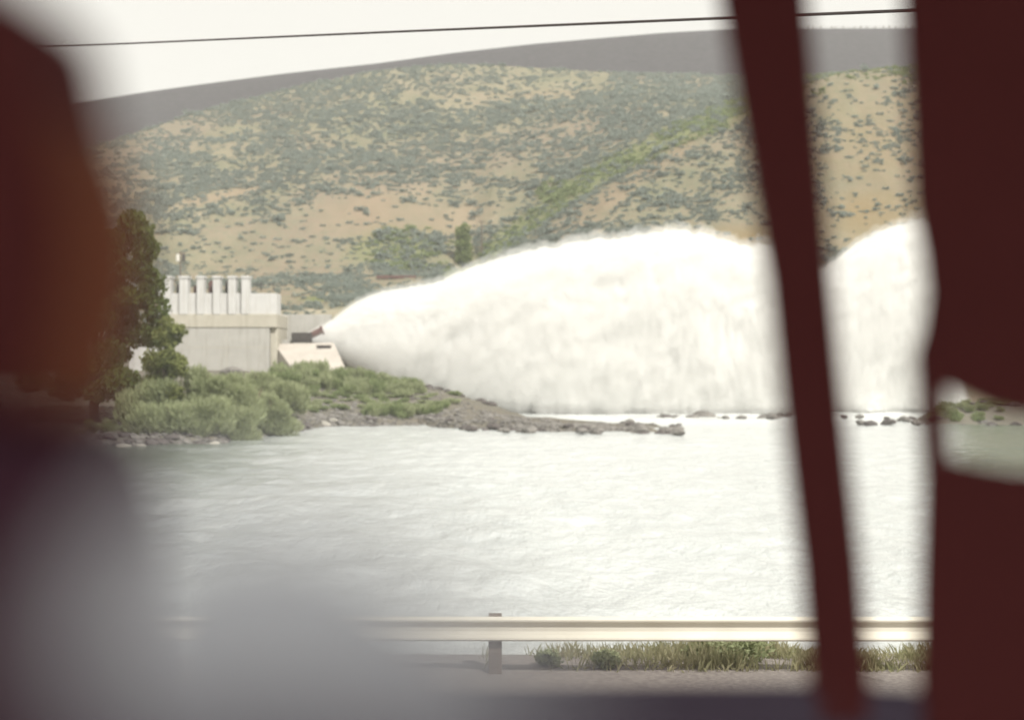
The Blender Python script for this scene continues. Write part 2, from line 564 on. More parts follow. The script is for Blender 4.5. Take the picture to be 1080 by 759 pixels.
# near side: road shoulder falling to the guard rail and the river
GR_D = 16.8
ga = CZ - 4.07
prof = [(-60, CZ - 2.42), (3.2, CZ - 2.42), (9, CZ - 3.25), (14.5, ga + .02), (17.6, ga - .03), (19, ga - .25), (24, 0.6), (30, -1.6)]
xs = np.linspace(-90, 90, 181); ys = np.unique(np.concatenate([np.linspace(-60, 8, 24), np.linspace(8, 30, 70)]))
X2, Y2 = np.meshgrid(xs, ys)
Z2 = np.interp(Y2, [p[0] for p in prof], [p[1] for p in prof]) + fbm(X2 / 1.2, Y2 / 1.2, 3, 41) * 0.09 * (Y2 > 4)
ix = np.arange(X2.size).reshape(X2.shape)
sh = fast_mesh('road_shoulder', np.stack([X2.ravel(), Y2.ravel(), Z2.ravel()], 1),
               np.stack([ix[:-1, :-1].ravel(), ix[:-1, 1:].ravel(), ix[1:, 1:].ravel(), ix[1:, :-1].ravel()], 1), M['gravel'])
tag(sh, kind='structure')

# ------------------------------------------------------------------ dam behind the hill
dam_a = A([-900, -300, 60, 95, 150, 222, 300, 400, 480, 560, 640, 700, 770, 960, 1200, 2000])
dam_y = A([260, 170, 111, 106, 97, 87, 77, 66, 55, 46, 39, 34, 30, 29, 28, 27])
DM = 640.0
root = empty('dam', (0, DM, 60), 'dark grey rock fill dam rising behind the sage hillside', 'dam')
pa = np.linspace(-700, 1800, 220)
rows = []
for off_y, off_z in ((-110, -72), (-70, -45), (-35, -22), (-8, -4.5), (0, 0), (10, 0), (70, -40)):
    py = np.interp(pa, dam_a, dam_y)
    x = (pa - 540) / F * DM
    z = CZ + (HY - py) / F * DM + off_z + (fbm(x / 14, np.full_like(x, off_y / 14.0), 3, 51) * 1.2 if off_z < -1 else 0)
    rows.append(np.stack([x, np.full_like(x, off_y), z - 60], 1))
rv = np.concatenate(rows)
ix = np.arange(len(rv)).reshape(len(rows), len(pa))
fast_mesh('embankment', rv, np.stack([ix[:-1, :-1].ravel(), ix[:-1, 1:].ravel(), ix[1:, 1:].ravel(), ix[1:, :-1].ravel()], 1), M['riprap'], root)
fr = empty('fence', (0, DM, 190), 'line of short dark posts along the dam crest against the sky', 'fence')
mb0 = MB(); mb0.box(-.20, .20, -.15, .15, -.5, 1.3)
post0 = None
rl = []
for px in np.arange(836, 1000, 8.0) + RNG.uniform(-2.5, 2.5, 21):
    py = float(np.interp(px, dam_a, dam_y))
    p = P(px, py, DM) - Vector((0, DM, 190))
    if post0 is None:
        post0 = mb0.build('post', M['wood'], fr); o = post0
    else:
        o = post0.copy(); COL.objects.link(o)
    o.location = p
    o.scale = (1, 1, random.uniform(.75, 1.2))
    rl.append(p + Vector((0, 0, .8)))
MB().tube(rl, 0.07, 4).build('rail', M['wood'], fr)

hz_m, n_, o_ = new_mat('summer_haze')
pv_ = n_.nodes.new('ShaderNodeVolumePrincipled')
pv_.inputs['Color'].default_value = (.97, 1, .985, 1)
pv_.inputs['Density'].default_value = 0.00033
pv_.inputs['Anisotropy'].default_value = 0.0
n_.links.new(pv_.outputs[0], o_.inputs['Volume'])
tag(MB().box(-1450, 1450, -350, 1450, -2.8, 215).build('haze', hz_m), 'thin pale summer haze over the river valley', 'haze', None, 'stuff')

# ------------------------------------------------------------------ outlet works
BD = 190.0
U = BD / F             # metres per photo pixel at the building


def bx(px): return (px - 540) * U
def bz(py): return CZ + (HY - py) * U


root = empty('outlet_building', (bx(228), BD, bz(392)), 'pale concrete outlet building with a row of white columns on its deck', 'building')
O = Vector((bx(228), BD, bz(392)))


def lb(mb, p0, p1, q0, q1, y0, y1):
    """box from photo columns p0..p1 and rows q0(top)..q1(bottom), local to the building"""
    return mb.box(bx(p0) - O.x, bx(p1) - O.x, y0, y1, bz(q1) - O.z, bz(q0) - O.z)


lb(MB(), 166, 284, 345, 400, 0, 11).build('wall', M['concrete'], root, bevel=.06)
lb(MB(), 163, 292, 331, 345.2, -.14, 11.2).build('deck', M['concrete_warm'], root, bevel=.08)
lb(MB(), 166, 262, 309, 331.2, .35, .75).build('parapet', M['concrete_white'], root, bevel=.05)
lb(MB(), 262.3, 291, 309, 331.2, .5, 4).build('end_block', M['concrete_white'], root, bevel=.06)
lb(MB(), 284.3, 291.5, 345.4, 400, .6, 10).build('pier', M['concrete_warm'], root, bevel=.08)
for c0, c1 in ((167, 180), (189, 198), (207.5, 215), (224.5, 232), (240.5, 248.5), (254.5, 262.5)):
    m = MB(); lb(m, c0, c1, 293.5, 331.4, -.2, 1.6); lb(m, c0 - .7, c1 + .7, 291, 293.6, -.32, 1.75)
    m.build('column', M['concrete_white'], root, bevel=.06)
for c0, c1, r0, mt in ((216, 221, 296, 'rust'), (233.5, 236, 296, 'steel_dark'), (238, 240, 297, 'steel_dark'), (249.5, 254, 296, 'steel_dark'), (181.5, 187, 300, 'steel_dark'), (200, 203, 301, 'rust')):
    m = MB(); lb(m, c0, c1, r0, 309, 2.2, 3.0); lb(m, c0 + .8, c1 - .8, r0 - 1.5, r0 + .1, 2.4, 2.8)
    m.build('hoist', M[mt], root, bevel=.04)
m = MB(); lb(m, 272.6, 273.6, 297, 306.2, 1.4, 1.55); lb(m, 263, 287, 299, 299.6, 1.42, 1.5); lb(m, 286, 286.8, 299, 306.2, 1.4, 1.55)
m.build('railing', M['steel_dark'], root)
# sloping pale wing wall at the left end
m = MB(); m.prism([(bx(166) - O.x, bz(326) - O.z), (bx(166) - O.x, bz(400) - O.z), (bx(136) - O.x, bz(400) - O.z), (bx(136) - O.x, bz(366) - O.z)], -.3, .5)
m.build('wing_wall', M['concrete_white'], root, bevel=.05)
m = MB(); lb(m, 196, 284, 366, 366.5, -.02, 0.1); lb(m, 239, 239.4, 346, 392, -.02, .1)
m.build('joint', M['concrete_warm'], root)

# concrete apron (sloping block) beside the building
RO = P(330, 392, 188)
root = empty('concrete_apron', RO, 'sloping pale concrete apron between the outlet building and the jet', 'concrete apron')
q = [P(289, 362.5, 193), P(352, 361, 193), P(366, 391.5, 184), P(310.5, 391.5, 184)]
bt = [Vector((p.x, p.y, bz(404))) for p in q]
m = MB(); m.add([p - RO for p in q + bt], [(0, 3, 2, 1), (4, 5, 6, 7), (0, 1, 5, 4), (1, 2, 6, 5), (2, 3, 7, 6), (3, 0, 4, 7)])
m.build('slab', M['ramp'], root, bevel=.06)
m = MB(); p0 = P(342, 366, 191.5) - RO
m.box(p0.x - 1.05, p0.x + 1.05, p0.y - .4, p0.y + .4, p0.z - .35, p0.z + .25)
m.box(p0.x - 1.2, p0.x + 1.2, p0.y - .5, p0.y - .4, p0.z + .1, p0.z + .3)
m.build('hatch', M['steel_dark'], root, bevel=.04)

# valve house by the jet's mouth
VO = P(318, 357, 195)
root = empty('valve_housing', VO, 'dark steel valve housing at the mouth of the water jet', 'valve housing')
m = MB(); m.box(-1.5, 1.7, -.6, 1.4, -.6, .95); m.build('casing', M['steel_dark'], root, bevel=.08)
m = MB(); m.tube([(1.6, .3, .5), (3.4, .3, 1.25)], [.62, .72], 14); m.tube([(3.2, .3, 1.17), (3.45, .3, 1.28)], [.9, .9], 14)
m.build('nozzle', M['rust'], root)
m = MB(); m.box(-3.6, -1.45, .0, 1.2, -1.2, -.2); m.build('footing', M['concrete'], root, bevel=.06)
# low retaining wall on the bench
WO = P(300, 344, 199)
root = tag(MB().box(-2.2, 7.5, 0, 1.0, -3, 1.9).build('retaining_wall', M['concrete'], bevel=.08), 'low grey retaining wall behind the apron, under the bench road', 'wall')
root.location = WO


def ground_hit(px, py):
    ds_ = np.arange(203, 520, .5)
    yy = HY - (land_z(np.full_like(ds_, px), ds_) - CZ) / ds_ * F
    k = int(np.argmax(yy <= py))
    return Vector(((px - 540) / F * ds_[k], ds_[k], CZ + (HY - py) / F * ds_[k]))


# utility pole with two cans, and the plain pole up by the poplar
def pole(px, pyt, pyb, d, label, cans):
    b = ground_hit(px, pyb); d = b.y; zb = b.z
    h = (pyb - pyt) / F * d
    b.z = min(b.z, zb + .3)
    h = P(px, pyt, d).z - b.z
    r = empty('utility_pole', b, label, 'utility pole')
    MB().tube([(0, 0, -.5), (0, 0, h)], [.20, .13], 8).build('pole', M['wood'], r)
    if cans:
        for dx, mt in ((-.62, 'white_can'), (.72, 'steel_dark')):
            mc = MB(); mc.tube([(dx, 0, h - 2.6), (dx, 0, h - 2.5), (dx, 0, h - .95), (dx, 0, h - .85)], [.30, .42, .42, .2], 12)
            mc.build('transformer', M[mt], r)
        MB().box(-1.3, 1.3, -.1, .1, h - .75, h - .55).build('crossarm', M['wood'], r)
    else:
        MB().box(-.9, .9, -.08, .08, h - .5, h - .3).build('crossarm', M['wood'], r)


pole(190, 264, 300, 204, 'wooden utility pole with two cans above the outlet building', True)
pole(508, 232, 268, 262, 'thin bare pole just right of the poplar on the slope', False)
FO = ground_hit(418, 294) + Vector((0, -.5, .3))
root = empty('flume', FO, 'long low rust red flume across the brushy slope', 'flume')
m = MB(); m.box(-4.6, 4.6, -.5, .5, -.25, .42); m.build('trough', M['rust'], root, bevel=.05)
for k in range(5):
    m = MB(); m.box(-.18, .18, -.45, .45, -3.0, -.36); o = m.build('leg', M['wood'], root); o.location = (-4 + 2 * k, 0, 0)


# ------------------------------------------------------------------ water jets
def plume(name, table, d0, depth_k, label, seed):
    ta = A([t[0] for t in table], float); tt = A([t[1] for t in table], float); tb = A([t[2] for t in table], float)
    n, k = 300, 150
    s = np.linspace(0, 1, n)
    al = np.interp(s, np.linspace(0, 1, len(ta)), ta)
    top = np.interp(s, np.linspace(0, 1, len(ta)), tt); bot = np.interp(s, np.linspace(0, 1, len(ta)), tb)
    ker = np.ones(7) / 7
    def smo(v): return np.convolve(np.pad(v, 3, mode='edge'), ker, 'valid')
    al, top, bot = smo(al), smo(top), smo(bot)
    th = np.linspace(0, 2 * np.pi, k, endpoint=False)
    TH, SS = np.meshgrid(th, s)
    TP = top[:, None]; BT = bot[:, None]
    hz = (BT - TP) / 2 / F * d0
    hd = hz * depth_k + .8
    cz = CZ + (HY - (TP + BT) / 2) / F * d0
    ct, st = np.cos(TH), np.sin(TH)
    e = 0.82
    dy = np.sign(ct) * np.abs(ct) ** e * hd
    dz = np.sign(st) * np.abs(st) ** e * hz
    xs_ = (al[:, None] - 540) / F * d0 + 0 * TH
    # streaks run along the flow, billows grow towards the far end
    cw = np.cos(TH) * hd; sw = np.sin(TH) * hz
    st1 = fbm(xs_ / 7 - sw / 9 + seed, sw / 1.6 + cw / 2.5, 4, 61 + seed)
    st2 = fbm(xs_ / 2.2, sw / 2.0 + cw / 2.0 + 40, 4, 71 + seed)
    st3 = fbm(xs_ / .7, (sw + cw) / .7 + 9, 2, 77 + seed)
    grow = np.interp(SS, [0, .12, .5, 1], [.12, .45, 1, 1.1])
    disp = grow * (st1 * .4 + st2 * .2 + st3 * .35) - 1.45 * grow
    nx = np.cos(TH); nz = np.sin(TH)
    Y = d0 + dy + nx * disp
    Z = cz + dz + nz * disp * .8
    V = np.stack([xs_ + st2 * grow * .8, Y, Z], 2)
    Z0 = np.maximum(V[..., 2], -.6); V[..., 2] = Z0
    lowc = np.clip((4.5 - V[..., 2]) / 4.5, 0, 1) ** 1.5 * np.clip((SS - .12) * 4, 0, 1) * np.clip(-nx * 3 + .3, 0, 1)
    V[..., 1] -= lowc * (2.4 + 4 * fbm(xs_ / 2.5, V[..., 2] / 1.6 + 7, 4, 97))
    ix = np.arange(n * k).reshape(n, k); jx = np.roll(ix, -1, 1)
    fc = np.stack([ix[:-1].ravel(), ix[1:].ravel(), jx[1:].ravel(), jx[:-1].ravel()], 1)
    base = Vector(((ta.mean() - 540) / F * d0, d0, 0))
    r = empty(name, base, label, 'water jet')
    VV = V.reshape(-1, 3) - A(base)
    fast_mesh('jet_body', VV, fc, M['spray'], r)
    big = fbm(xs_ / 3 - sw / 4 + seed, sw / 2.5 + cw / 2.5, 4, 91 + seed)
    for mult, mat_ in ((1.0, 'mist'), (1.75, 'mist_thin')):
        th_ = grow * mult * (1.5 + (1.9 if mult < 2 else 2.4) * big + .8 * st3) + .10 * mult
        low = np.clip((8 - Z) / 8, 0, 1) * grow * (np.abs(np.cos(TH)) ** .5)
        H3 = np.stack([V[..., 0], V[..., 1] + nx * (th_ + low * 1.5 * mult), V[..., 2] + nz * th_], 2)
        H3[..., 2] = np.maximum(H3[..., 2], -.75 - .1 * mult)
        H3[0] = V[0] + (V[0] - V[0].mean(0)) * .05 * mult
        hv = np.concatenate([H3.reshape(-1, 3), H3[:1].mean(1), H3[-1:].mean(1) + A([[1.2 * mult, 0, 0]])]) - A(base)
        nn_ = n * k
        caps = [(int(ix[0, j]), int(jx[0, j]), nn_) for j in range(k)] + [(int(jx[-1, j]), int(ix[-1, j]), nn_ + 1) for j in range(k)]
        mo = mesh('mist', hv.tolist(), fc.tolist() + caps, M[mat_], r, True)
        bm = bmesh.new(); bm.from_mesh(mo.data); bmesh.ops.recalc_face_normals(bm, faces=bm.faces); bm.to_mesh(mo.data); bm.free()
    # flung drops around the upper and outer surface
    m = 30000
    rng = np.random.default_rng(seed)
    ii = rng.integers(6, n, m); kk = rng.integers(0, k, m)
    up = np.sin(th[kk])
    keep = rng.random(m) < np.clip(.45 + .6 * up, .1, 1)
    ii, kk = ii[keep], kk[keep]; m = len(ii)
    g = np.interp(s[ii], [0, .15, .5, 1], [.10, .35, .9, 1.0])
    off = rng.exponential(.38, m) * g
    c = V[ii, kk] + np.stack([rng.normal(0, .4, m) * g, np.cos(th[kk]) * off, np.sin(th[kk]) * off], 1)
    sz = rng.uniform(.02, .055, m) * (0.5 + g * .7)
    tet = A([[1, 1, 1], [-1, -1, 1], [-1, 1, -1], [1, -1, -1]], float)
    pv = c[:, None, :] + tet[None] * sz[:, None, None] * rng.uniform(.6, 1.5, (m, 1, 3))
    pv = pv.reshape(-1, 3) - A(base)
    b4 = np.arange(m)[:, None] * 4
    ff = np.concatenate([b4 + A([[0, 1, 2]]), b4 + A([[0, 3, 1]]), b4 + A([[0, 2, 3]]), b4 + A([[1, 3, 2]])])
    o = fast_mesh('spray_drops', pv, ff, M['spray'], r, False)
    o['kind'] = 'stuff'


plume('water_jet', [(322, 353, 361), (345, 341, 370), (372, 322, 385), (395, 310, 394), (430, 305, 405), (450, 303, 411), (470, 296, 417), (497, 284, 424), (520, 277, 428),
                    (560, 267, 434), (600, 260, 438), (650, 254, 440), (680, 249, 440), (705, 245, 440), (735, 246, 440), (752, 252, 440), (768, 258, 440), (790, 260, 440), (815, 263, 440), (832, 276, 441), (846, 296, 441), (853, 346, 441), (856, 430, 441)],
      196, .42, 'huge white water jet arching from the outlet across the river', 1)
plume('water_jet', [(780, 380, 440), (815, 318, 440), (850, 292, 440), (880, 276, 440), (893, 266, 440), (907, 257, 440), (925, 246, 440), (942, 240, 440), (958, 237, 440), (975, 238, 440), (990, 244, 440), (998, 258, 440), (1003, 295, 440), (1007, 345, 440), (1011, 395, 440), (1014, 434, 440)],
      203, .36, 'shorter rounded white plume seen between the slanted bar and right post', 5)


# ------------------------------------------------------------------ plants
def leaf_cloud(rng, blobs, n, size, flat=0.0, shell=0.55, up=0.0, slim=.6):
    bl = A(blobs, float)
    w = bl[:, 3] * bl[:, 4] * bl[:, 5]; w = w ** .75; w /= w.sum()
    bi = rng.choice(len(bl), n, p=w)
    v = rng.normal(size=(n, 3)); v /= np.linalg.norm(v, axis=1)[:, None]
    r = (shell + (1 - shell) * rng.random(n)) * np.where(rng.random(n) < .12, 1.12, 1.0)
    r = np.where(rng.random(n) < .3, rng.random(n) ** .33, r)
    c = bl[bi, :3] + v * r[:, None] * bl[bi, 3:6]
    t1 = rng.normal(size=(n, 3)) * (1 - up * .6) + up * (A([0, 0, 1.3]) + v * .9); t1 /= np.linalg.norm(t1, axis=1)[:, None]
    t2 = rng.normal(size=(n, 3)); t2 -= (t2 * t1).sum(1)[:, None] * t1; t2 /= np.linalg.norm(t2, axis=1)[:, None]
    s = size * rng.uniform(.5, 1.3, n)[:, None]
    q = np.stack([c + t1 * s, c + t2 * s * slim, c - t1 * s, c - t2 * s * slim], 1).reshape(-1, 3)
    return q, np.arange(n * 4).reshape(n, 4)


def tree(name, base, h, blobs, nleaf, lsize, mat, label, cat, group=None, trunk_r=.3, seed=1, limbs=5):
    rng = np.random.default_rng(seed)
    r = empty(name, base, label, cat, group)
    mb = MB()
    mb.tube([(0, 0, -.5), (.1, 0, h * .3), (-.08, .1, h * .6), (.05, 0, h * .88)], [trunk_r * 1.25, trunk_r, trunk_r * .6, trunk_r * .15], 8)
    pick = sorted(blobs, key=lambda b: -b[3])[:limbs + 4]
    for b in pick:
        z0 = max(h * .15, b[2] * .62)
        e = Vector(b[:3])
        mb.tube([(0, 0, z0), ((e.x) * .5, e.y * .5, (z0 + e.z) / 2 + .2), e], [trunk_r * .5, trunk_r * .3, trunk_r * .1], 6)
    mb.build('trunk', M['bark'], r, smooth=True)
    v, f = leaf_cloud(rng, blobs, nleaf, lsize)
    fast_mesh('crown', v, f, mat, r, False)
    return r


def blobset(rng, n, w, h, z0, zt, r0, r1, taper=.5):
    out_ = []
    for _ in range(n):
        t = rng.random()
        z = z0 + (zt - z0) * t
        ww = w * (1 - taper * t ** 1.5)
        an = rng.random() * 6.283; q = math.sqrt(rng.random())
        rr = rng.uniform(r0, r1)
        out_.append((math.cos(an) * ww * q, math.sin(an) * ww * q * .8, z, rr, rr, rr * rng.uniform(.6, .9)))
    return out_


def on_ground(px, d):
    p = P(px, 0, d); p.z = ground_at(px, d); return p


rg = np.random.default_rng(3)
D1 = 124.0
b = on_ground(98, D1); h = P(0, 228, D1).z - b.z
bl = blobset(rg, 60, 6.2, h, 3.0, h - 2.2, 1.1, 2.1, .45)
bl += [(x * D1 / F, 0, P(0, yy, D1).z - b.z, 1.5, 1.5, 1.5) for x, yy in ((48, 246), (54, 262), (62, 300), (66, 326), (50, 285), (40, 236), (66, 352))]
tree('broadleaf_tree', b, h, bl, 36000, .27, M['olive'], 'tall dark olive tree on the bank at the left edge', 'tree', None, .42, 4)
D2 = 119.0
b = on_ground(174, D2); h = P(0, 332, D2).z - b.z
bl = blobset(rg, 20, 2.0, h, 2.0, h - 1.1, .7, 1.2, .35) + [(.2, 0, h - 1.0, .8, .8, 1.0), (1.2, 0, h * .55, 1.1, 1.1, 1.2), (-1.3, 0, h * .6, 1.1, 1.1, 1.1)]
tree('broadleaf_tree', b, h, bl, 5000, .22, M['treegreen'], 'small bright green tree in front of the grey outlet wall', 'tree', None, .2, 6)

# willow shrubs along the bank
specs = [(142, 414, 118, 24, 'rounded willow shrub under the tall dark tree'),
         (168, 398, 119, 30, 'willow shrub at the foot of the small bright green tree'),
         (203, 388, 120, 33, 'tallest willow shrub, below the grey outlet wall'),
         (238, 394, 120, 30, 'willow shrub standing left of the apron'),
         (262, 402, 121, 27, 'pale green willow shrub in front of the dark apron side'),
         (286, 416, 125, 21, 'last willow shrub towards the stony point'),
         (222, 422, 114, 24, 'low willow shrub hanging over the waterline below the outlet wall'),
         (186, 426, 113, 22, 'low willow shrub beside the pale stones at the waterline'),
         (160, 428, 113, 18, 'small willow shrub low on the bank beneath the trees'),
         (276, 391, 150, 20, 'willow shrub against the dark side of the apron'),
         (306, 402, 140, 22, 'grey green willow shrub below the left corner of the apron'),
         (255, 428, 117, 20, 'small grey green willow shrub at the bend of the shore')]
for i, (px, ytop, d, half, lab) in enumerate(specs):
    b = on_ground(px, d); h = max(1.6, P(0, ytop, d).z - b.z); w = half * d / F
    r2 = np.random.default_rng(100 + i)
    bl = blobset(r2, 22, w * .9, h, h * .15, h - .7, .8, 1.5, .35) + [(0, 0, h - .6, w * .35, w * .35, .6)]
    r = empty('willow_shrub', b, lab, "shrub", "willow shrubs along the left bank")
    mb = MB()
    for k in range(9):
        an = r2.random() * 6.28; q = w * r2.uniform(.3, .8)
        mb.tube([(0, 0, -.3), (math.cos(an) * q * .4, math.sin(an) * q * .4, h * .45), (math.cos(an) * q, math.sin(an) * q, h * r2.uniform(.7, .98))], [.07, .05, .02], 5)
    mb.build('stem', M['bark'], r)
    # willow leaves hang and fan upward: slim quads
    v, f = leaf_cloud(r2, bl, 9000, .34, shell=.1, up=1.0, slim=.17)
    fast_mesh('foliage', v, f, M['willow'], r, False)

# lower green scrub on the point: individual bushes
scrub = []
r3 = np.random.default_rng(8)
for i in range(70):
    px = r3.uniform(292, 440); d = r3.uniform(168, 183)
    scrub.append((px, d, r3.uniform(1.1, 2.1), r3.uniform(1.3, 2.9) * (1 if px < 400 else .7)))
for i in range(100):
    px = r3.uniform(300, 480); d = r3.uniform(156, 179)
    scrub.append((px, d, r3.uniform(.6, 1.6), r3.uniform(.4, .9)))
for i in range(22):
    px = r3.uniform(388, 468); d = r3.uniform(151.5, 157)
    scrub.append((px, d, r3.uniform(.8, 1.4), r3.uniform(1.0, 1.8)))
for i in range(30):
    px = r3.uniform(292, 345); d = r3.uniform(150, 172)
    scrub.append((px, d, r3.uniform(.5, 1.2), r3.uniform(.6, 1.3)))
for i in range(44):
    px = r3.uniform(985, 1085); d = r3.uniform(156, 172)
    scrub.append((px, d, r3.uniform(.7, 1.4), r3.uniform(.5, 1.2)))
for i in range(10):
    px = r3.uniform(80, 150); d = r3.uniform(110, 122)
    scrub.append((px, d, r3.uniform(.6, 1.0), r3.uniform(.7, 1.4)))
pro = []
for k in range(4):
    r4 = np.random.default_rng(200 + k)
    bl = [(r4.uniform(-.6, .6), r4.uniform(-.6, .6), r4.uniform(.25, .65), .45, .45, .35) for _ in range(7)]
    v, f = leaf_cloud(r4, bl, 520, .20, shell=.2, up=1.0, slim=.2)
    pro.append((v, f))
sc_mesh = []
for i, (px, d, s, hh) in enumerate(scrub):
    b = on_ground(px, d)
    k = i % 4
    if i < 4:
        o = fast_mesh('low_shrub', pro[k][0], pro[k][1], M['willow'] if k % 2 else M['sage_green'], None, False); sc_mesh.append(o)
    else:
        o = sc_mesh[k].copy(); COL.objects.link(o)
    o.location = b; o.scale = (s, s, hh); o.rotation_euler = (0, 0, r3.uniform(0, 6.28))
    if px > 900: lab, gp = 'low green shrub on the reef seen through the gap in the right post', 'low shrubs on the right reef'
    elif px < 160: lab, gp = 'low green shrub in the shade under the tall dark tree', 'low shrubs under the tall tree'
    elif px < 350 and d < 173: lab, gp = 'low green shrub on the brown bank between the willows and the apron', 'low shrubs on the brown bank'
    elif d < 165: lab, gp = 'low yellow green shrub on the stony point just above the waterline', 'low shrubs near the waterline'
    else: lab, gp = 'low green shrub in the belt below the apron and the jet', 'low shrubs below the apron'
    tag(o, lab, 'shrub', gp)

# poplar and the shrubs around it, on the slope above the jet
d = 236.0
b = ground_hit(489, 279); d = b.y; h = P(0, 236, d).z - b.z
pk = d / 236.0
bl = [(rg.uniform(-.6, .6) * pk, rg.uniform(-.6, .6) * pk, z, pk * 1.45 * (1.15 - .45 * z / h), pk * 1.3 * (1.15 - .45 * z / h), pk * 1.0) for z in np.linspace(h * .12, h - .8 * pk, 14)]
tree('poplar_tree', b, h, bl, 3600, .26 * pk, M['poplar'], 'small upright green poplar on the slope above the jet', 'tree', None, .16, 12, 2)

# ------------------------------------------------------------------ sagebrush
protos = []
for k in range(6):
    r4 = np.random.default_rng(300 + k)
    bl = [(r4.uniform(-.55, .55), r4.uniform(-.55, .55), r4.uniform(.2, .5), r4.uniform(.3, .5), r4.uniform(.3, .5), r4.uniform(.25, .4)) for _ in range(6)]
    v, f = leaf_cloud(r4, bl, 90, .20)
    protos.append((v, f))
rs = np.random.default_rng(5)
NC = 270000
ca = rs.uniform(-260, 1300, NC)
ct = rs.random(NC)
cd = np.where(rs.random(NC) < .42, 214 + ct ** .8 * 106, 318 + 205 * ct)
x = (ca - 540) / F * cd
cz_ = hill_z(ca, cd)
cy = HY - (cz_ - CZ) / cd * F
den = .60 + 1.35 * fbm(ca / 60, cy / 15, 3, 81) + .9 * fbm(ca / 14, cy / 7, 2, 85) + .7 * fbm(ca / 150, cy / 50, 2, 83)
den += .18 * (cd > 330) * np.exp(-((cy - 110) / 45) ** 2)


def bl2(cx_, cy_, rx, ry, ang=0):
    c_, s_ = math.cos(rad(ang)), math.sin(rad(ang))
    u = ((ca - cx_) * c_ + (cy - cy_) * s_) / rx; v = (-(ca - cx_) * s_ + (cy - cy_) * c_) / ry
    return np.exp(-(u * u + v * v))


den -= .55 * bl2(400, 225, 75, 28, -5) + .45 * bl2(470, 240, 55, 20, -20) + .5 * bl2(240, 206, 80, 6, -12) + .5 * bl2(330, 325, 50, 12) + .4 * bl2(650, 205, 60, 8, -38)
den -= .5 * bl2(775, 252, 50, 12) + .5 * bl2(910, 232, 60, 22) + .4 * bl2(250, 290, 120, 30) + .3 * bl2(560, 100, 90, 8)
den -= 1.2 * bl2(418, 297, 30, 7)
den += .9 * bl2(425, 265, 55, 24) + .8 * bl2(590, 203, 25, 14, -35) + .6 * bl2(520, 262, 45, 12, -38) + .5 * bl2(600, 205, 45, 12, -38) + .4 * bl2(640, 245, 35, 10) + .35 * bl2(380, 170, 120, 12, -8)
pr = np.clip(den - .12, .10, 1) ** 1.25
keep = (rs.random(NC) < pr * .42) & (cz_ > 9)
ca, cd, cz_, cy = ca[keep], cd[keep], cz_[keep], cy[keep]
gly = np.interp(ca, GUL_A, GUL_Y)
isgreen = ((np.abs(cy - gly) < 13) & (ca > 470) & (rs.random(len(ca)) < .62)) | ((np.hypot((ca - 430) / 55, (cy - 262) / 24) < 1) & (rs.random(len(ca)) < .4)) | ((np.hypot((ca - 590) / 24, (cy - 203) / 13) < 1) & (rs.random(len(ca)) < .85))
size = rs.uniform(.36, .95, len(ca)) * np.where(cd > 330, 1.3, 1.0) * np.where(rs.random(len(ca)) < .08, 1.7, 1) * np.where(rs.random(len(ca)) < .02, 1.6, 1)
size *= np.where(np.hypot((ca - 430) / 45, (cy - 262) / 22) < 1, 1.3, 1)
# a few specific dark clumps seen in the photograph
order = np.argsort(-size / cd * ((ca > 115) & (ca < 985) & ~((ca > 775) & (ca < 880))))
ind, rest = order[:285], order[285:]
pm = []
for k in range(6):
    for mt in ('sage', 'sage_green'):
        me = bpy.data.meshes.new('sagebrush'); me.from_pydata(protos[k][0].tolist(), [], protos[k][1].tolist()); me.materials.append(M[mt]); pm.append(me)
for i in ind:
    o = bpy.data.objects.new('sagebrush', pm[int(rs.integers(6)) * 2 + int(isgreen[i])])
    COL.objects.link(o)
    o.location = ((ca[i] - 540) / F * cd[i], cd[i], cz_[i] - .1)
    s = size[i] * 1.15
    o.scale = (s * rs.uniform(1, 1.4), s, s * rs.uniform(.8, 1.15)); o.rotation_euler = (0, 0, 0)
    if isgreen[i]: tag(o, 'large bright green brush clump along the gully or by the flume', 'bush', 'green brush along the gully and flume')
    elif ca[i] < 470: tag(o, 'large grey green sagebrush clump on the slope above the outlet building', 'bush', 'sagebrush on the slope above the building')
    elif ca[i] < 830: tag(o, 'large grey green sagebrush clump on the slope above the long jet', 'bush', 'sagebrush on the slope above the jet')
    else: tag(o, 'large grey green sagebrush clump on the slope right of the slanted bar', 'bush', 'sagebrush on the slope right of the bar')
for flag, mt, nm in ((False, 'sage', 'sagebrush_cover'), (True, 'sage_green', 'green_brush_cover')):
    vv, ff, nn = [], [], 0
    for i in rest:
        if bool(isgreen[i]) != flag: continue
        v, f = protos[int(rs.integers(6))]
        an = rs.random() * 6.28; c_, s_ = math.cos(an), math.sin(an)
        s = size[i]
        w = np.stack([(v[:, 0] * c_ - v[:, 1] * s_) * s * 1.25, (v[:, 0] * s_ + v[:, 1] * c_) * s, v[:, 2] * s], 1)
        vv.append(w + A([(ca[i] - 540) / F * cd[i], cd[i], cz_[i] - .1])); ff.append(f + nn); nn += len(v)
    if vv:
        o = fast_mesh(nm, np.concatenate(vv), np.concatenate(ff), M[mt], None, False)
        tag(o, 'grey green sagebrush spread over the dry hillside' if not flag else 'green brush filling the gully', 'brush', None, 'stuff')

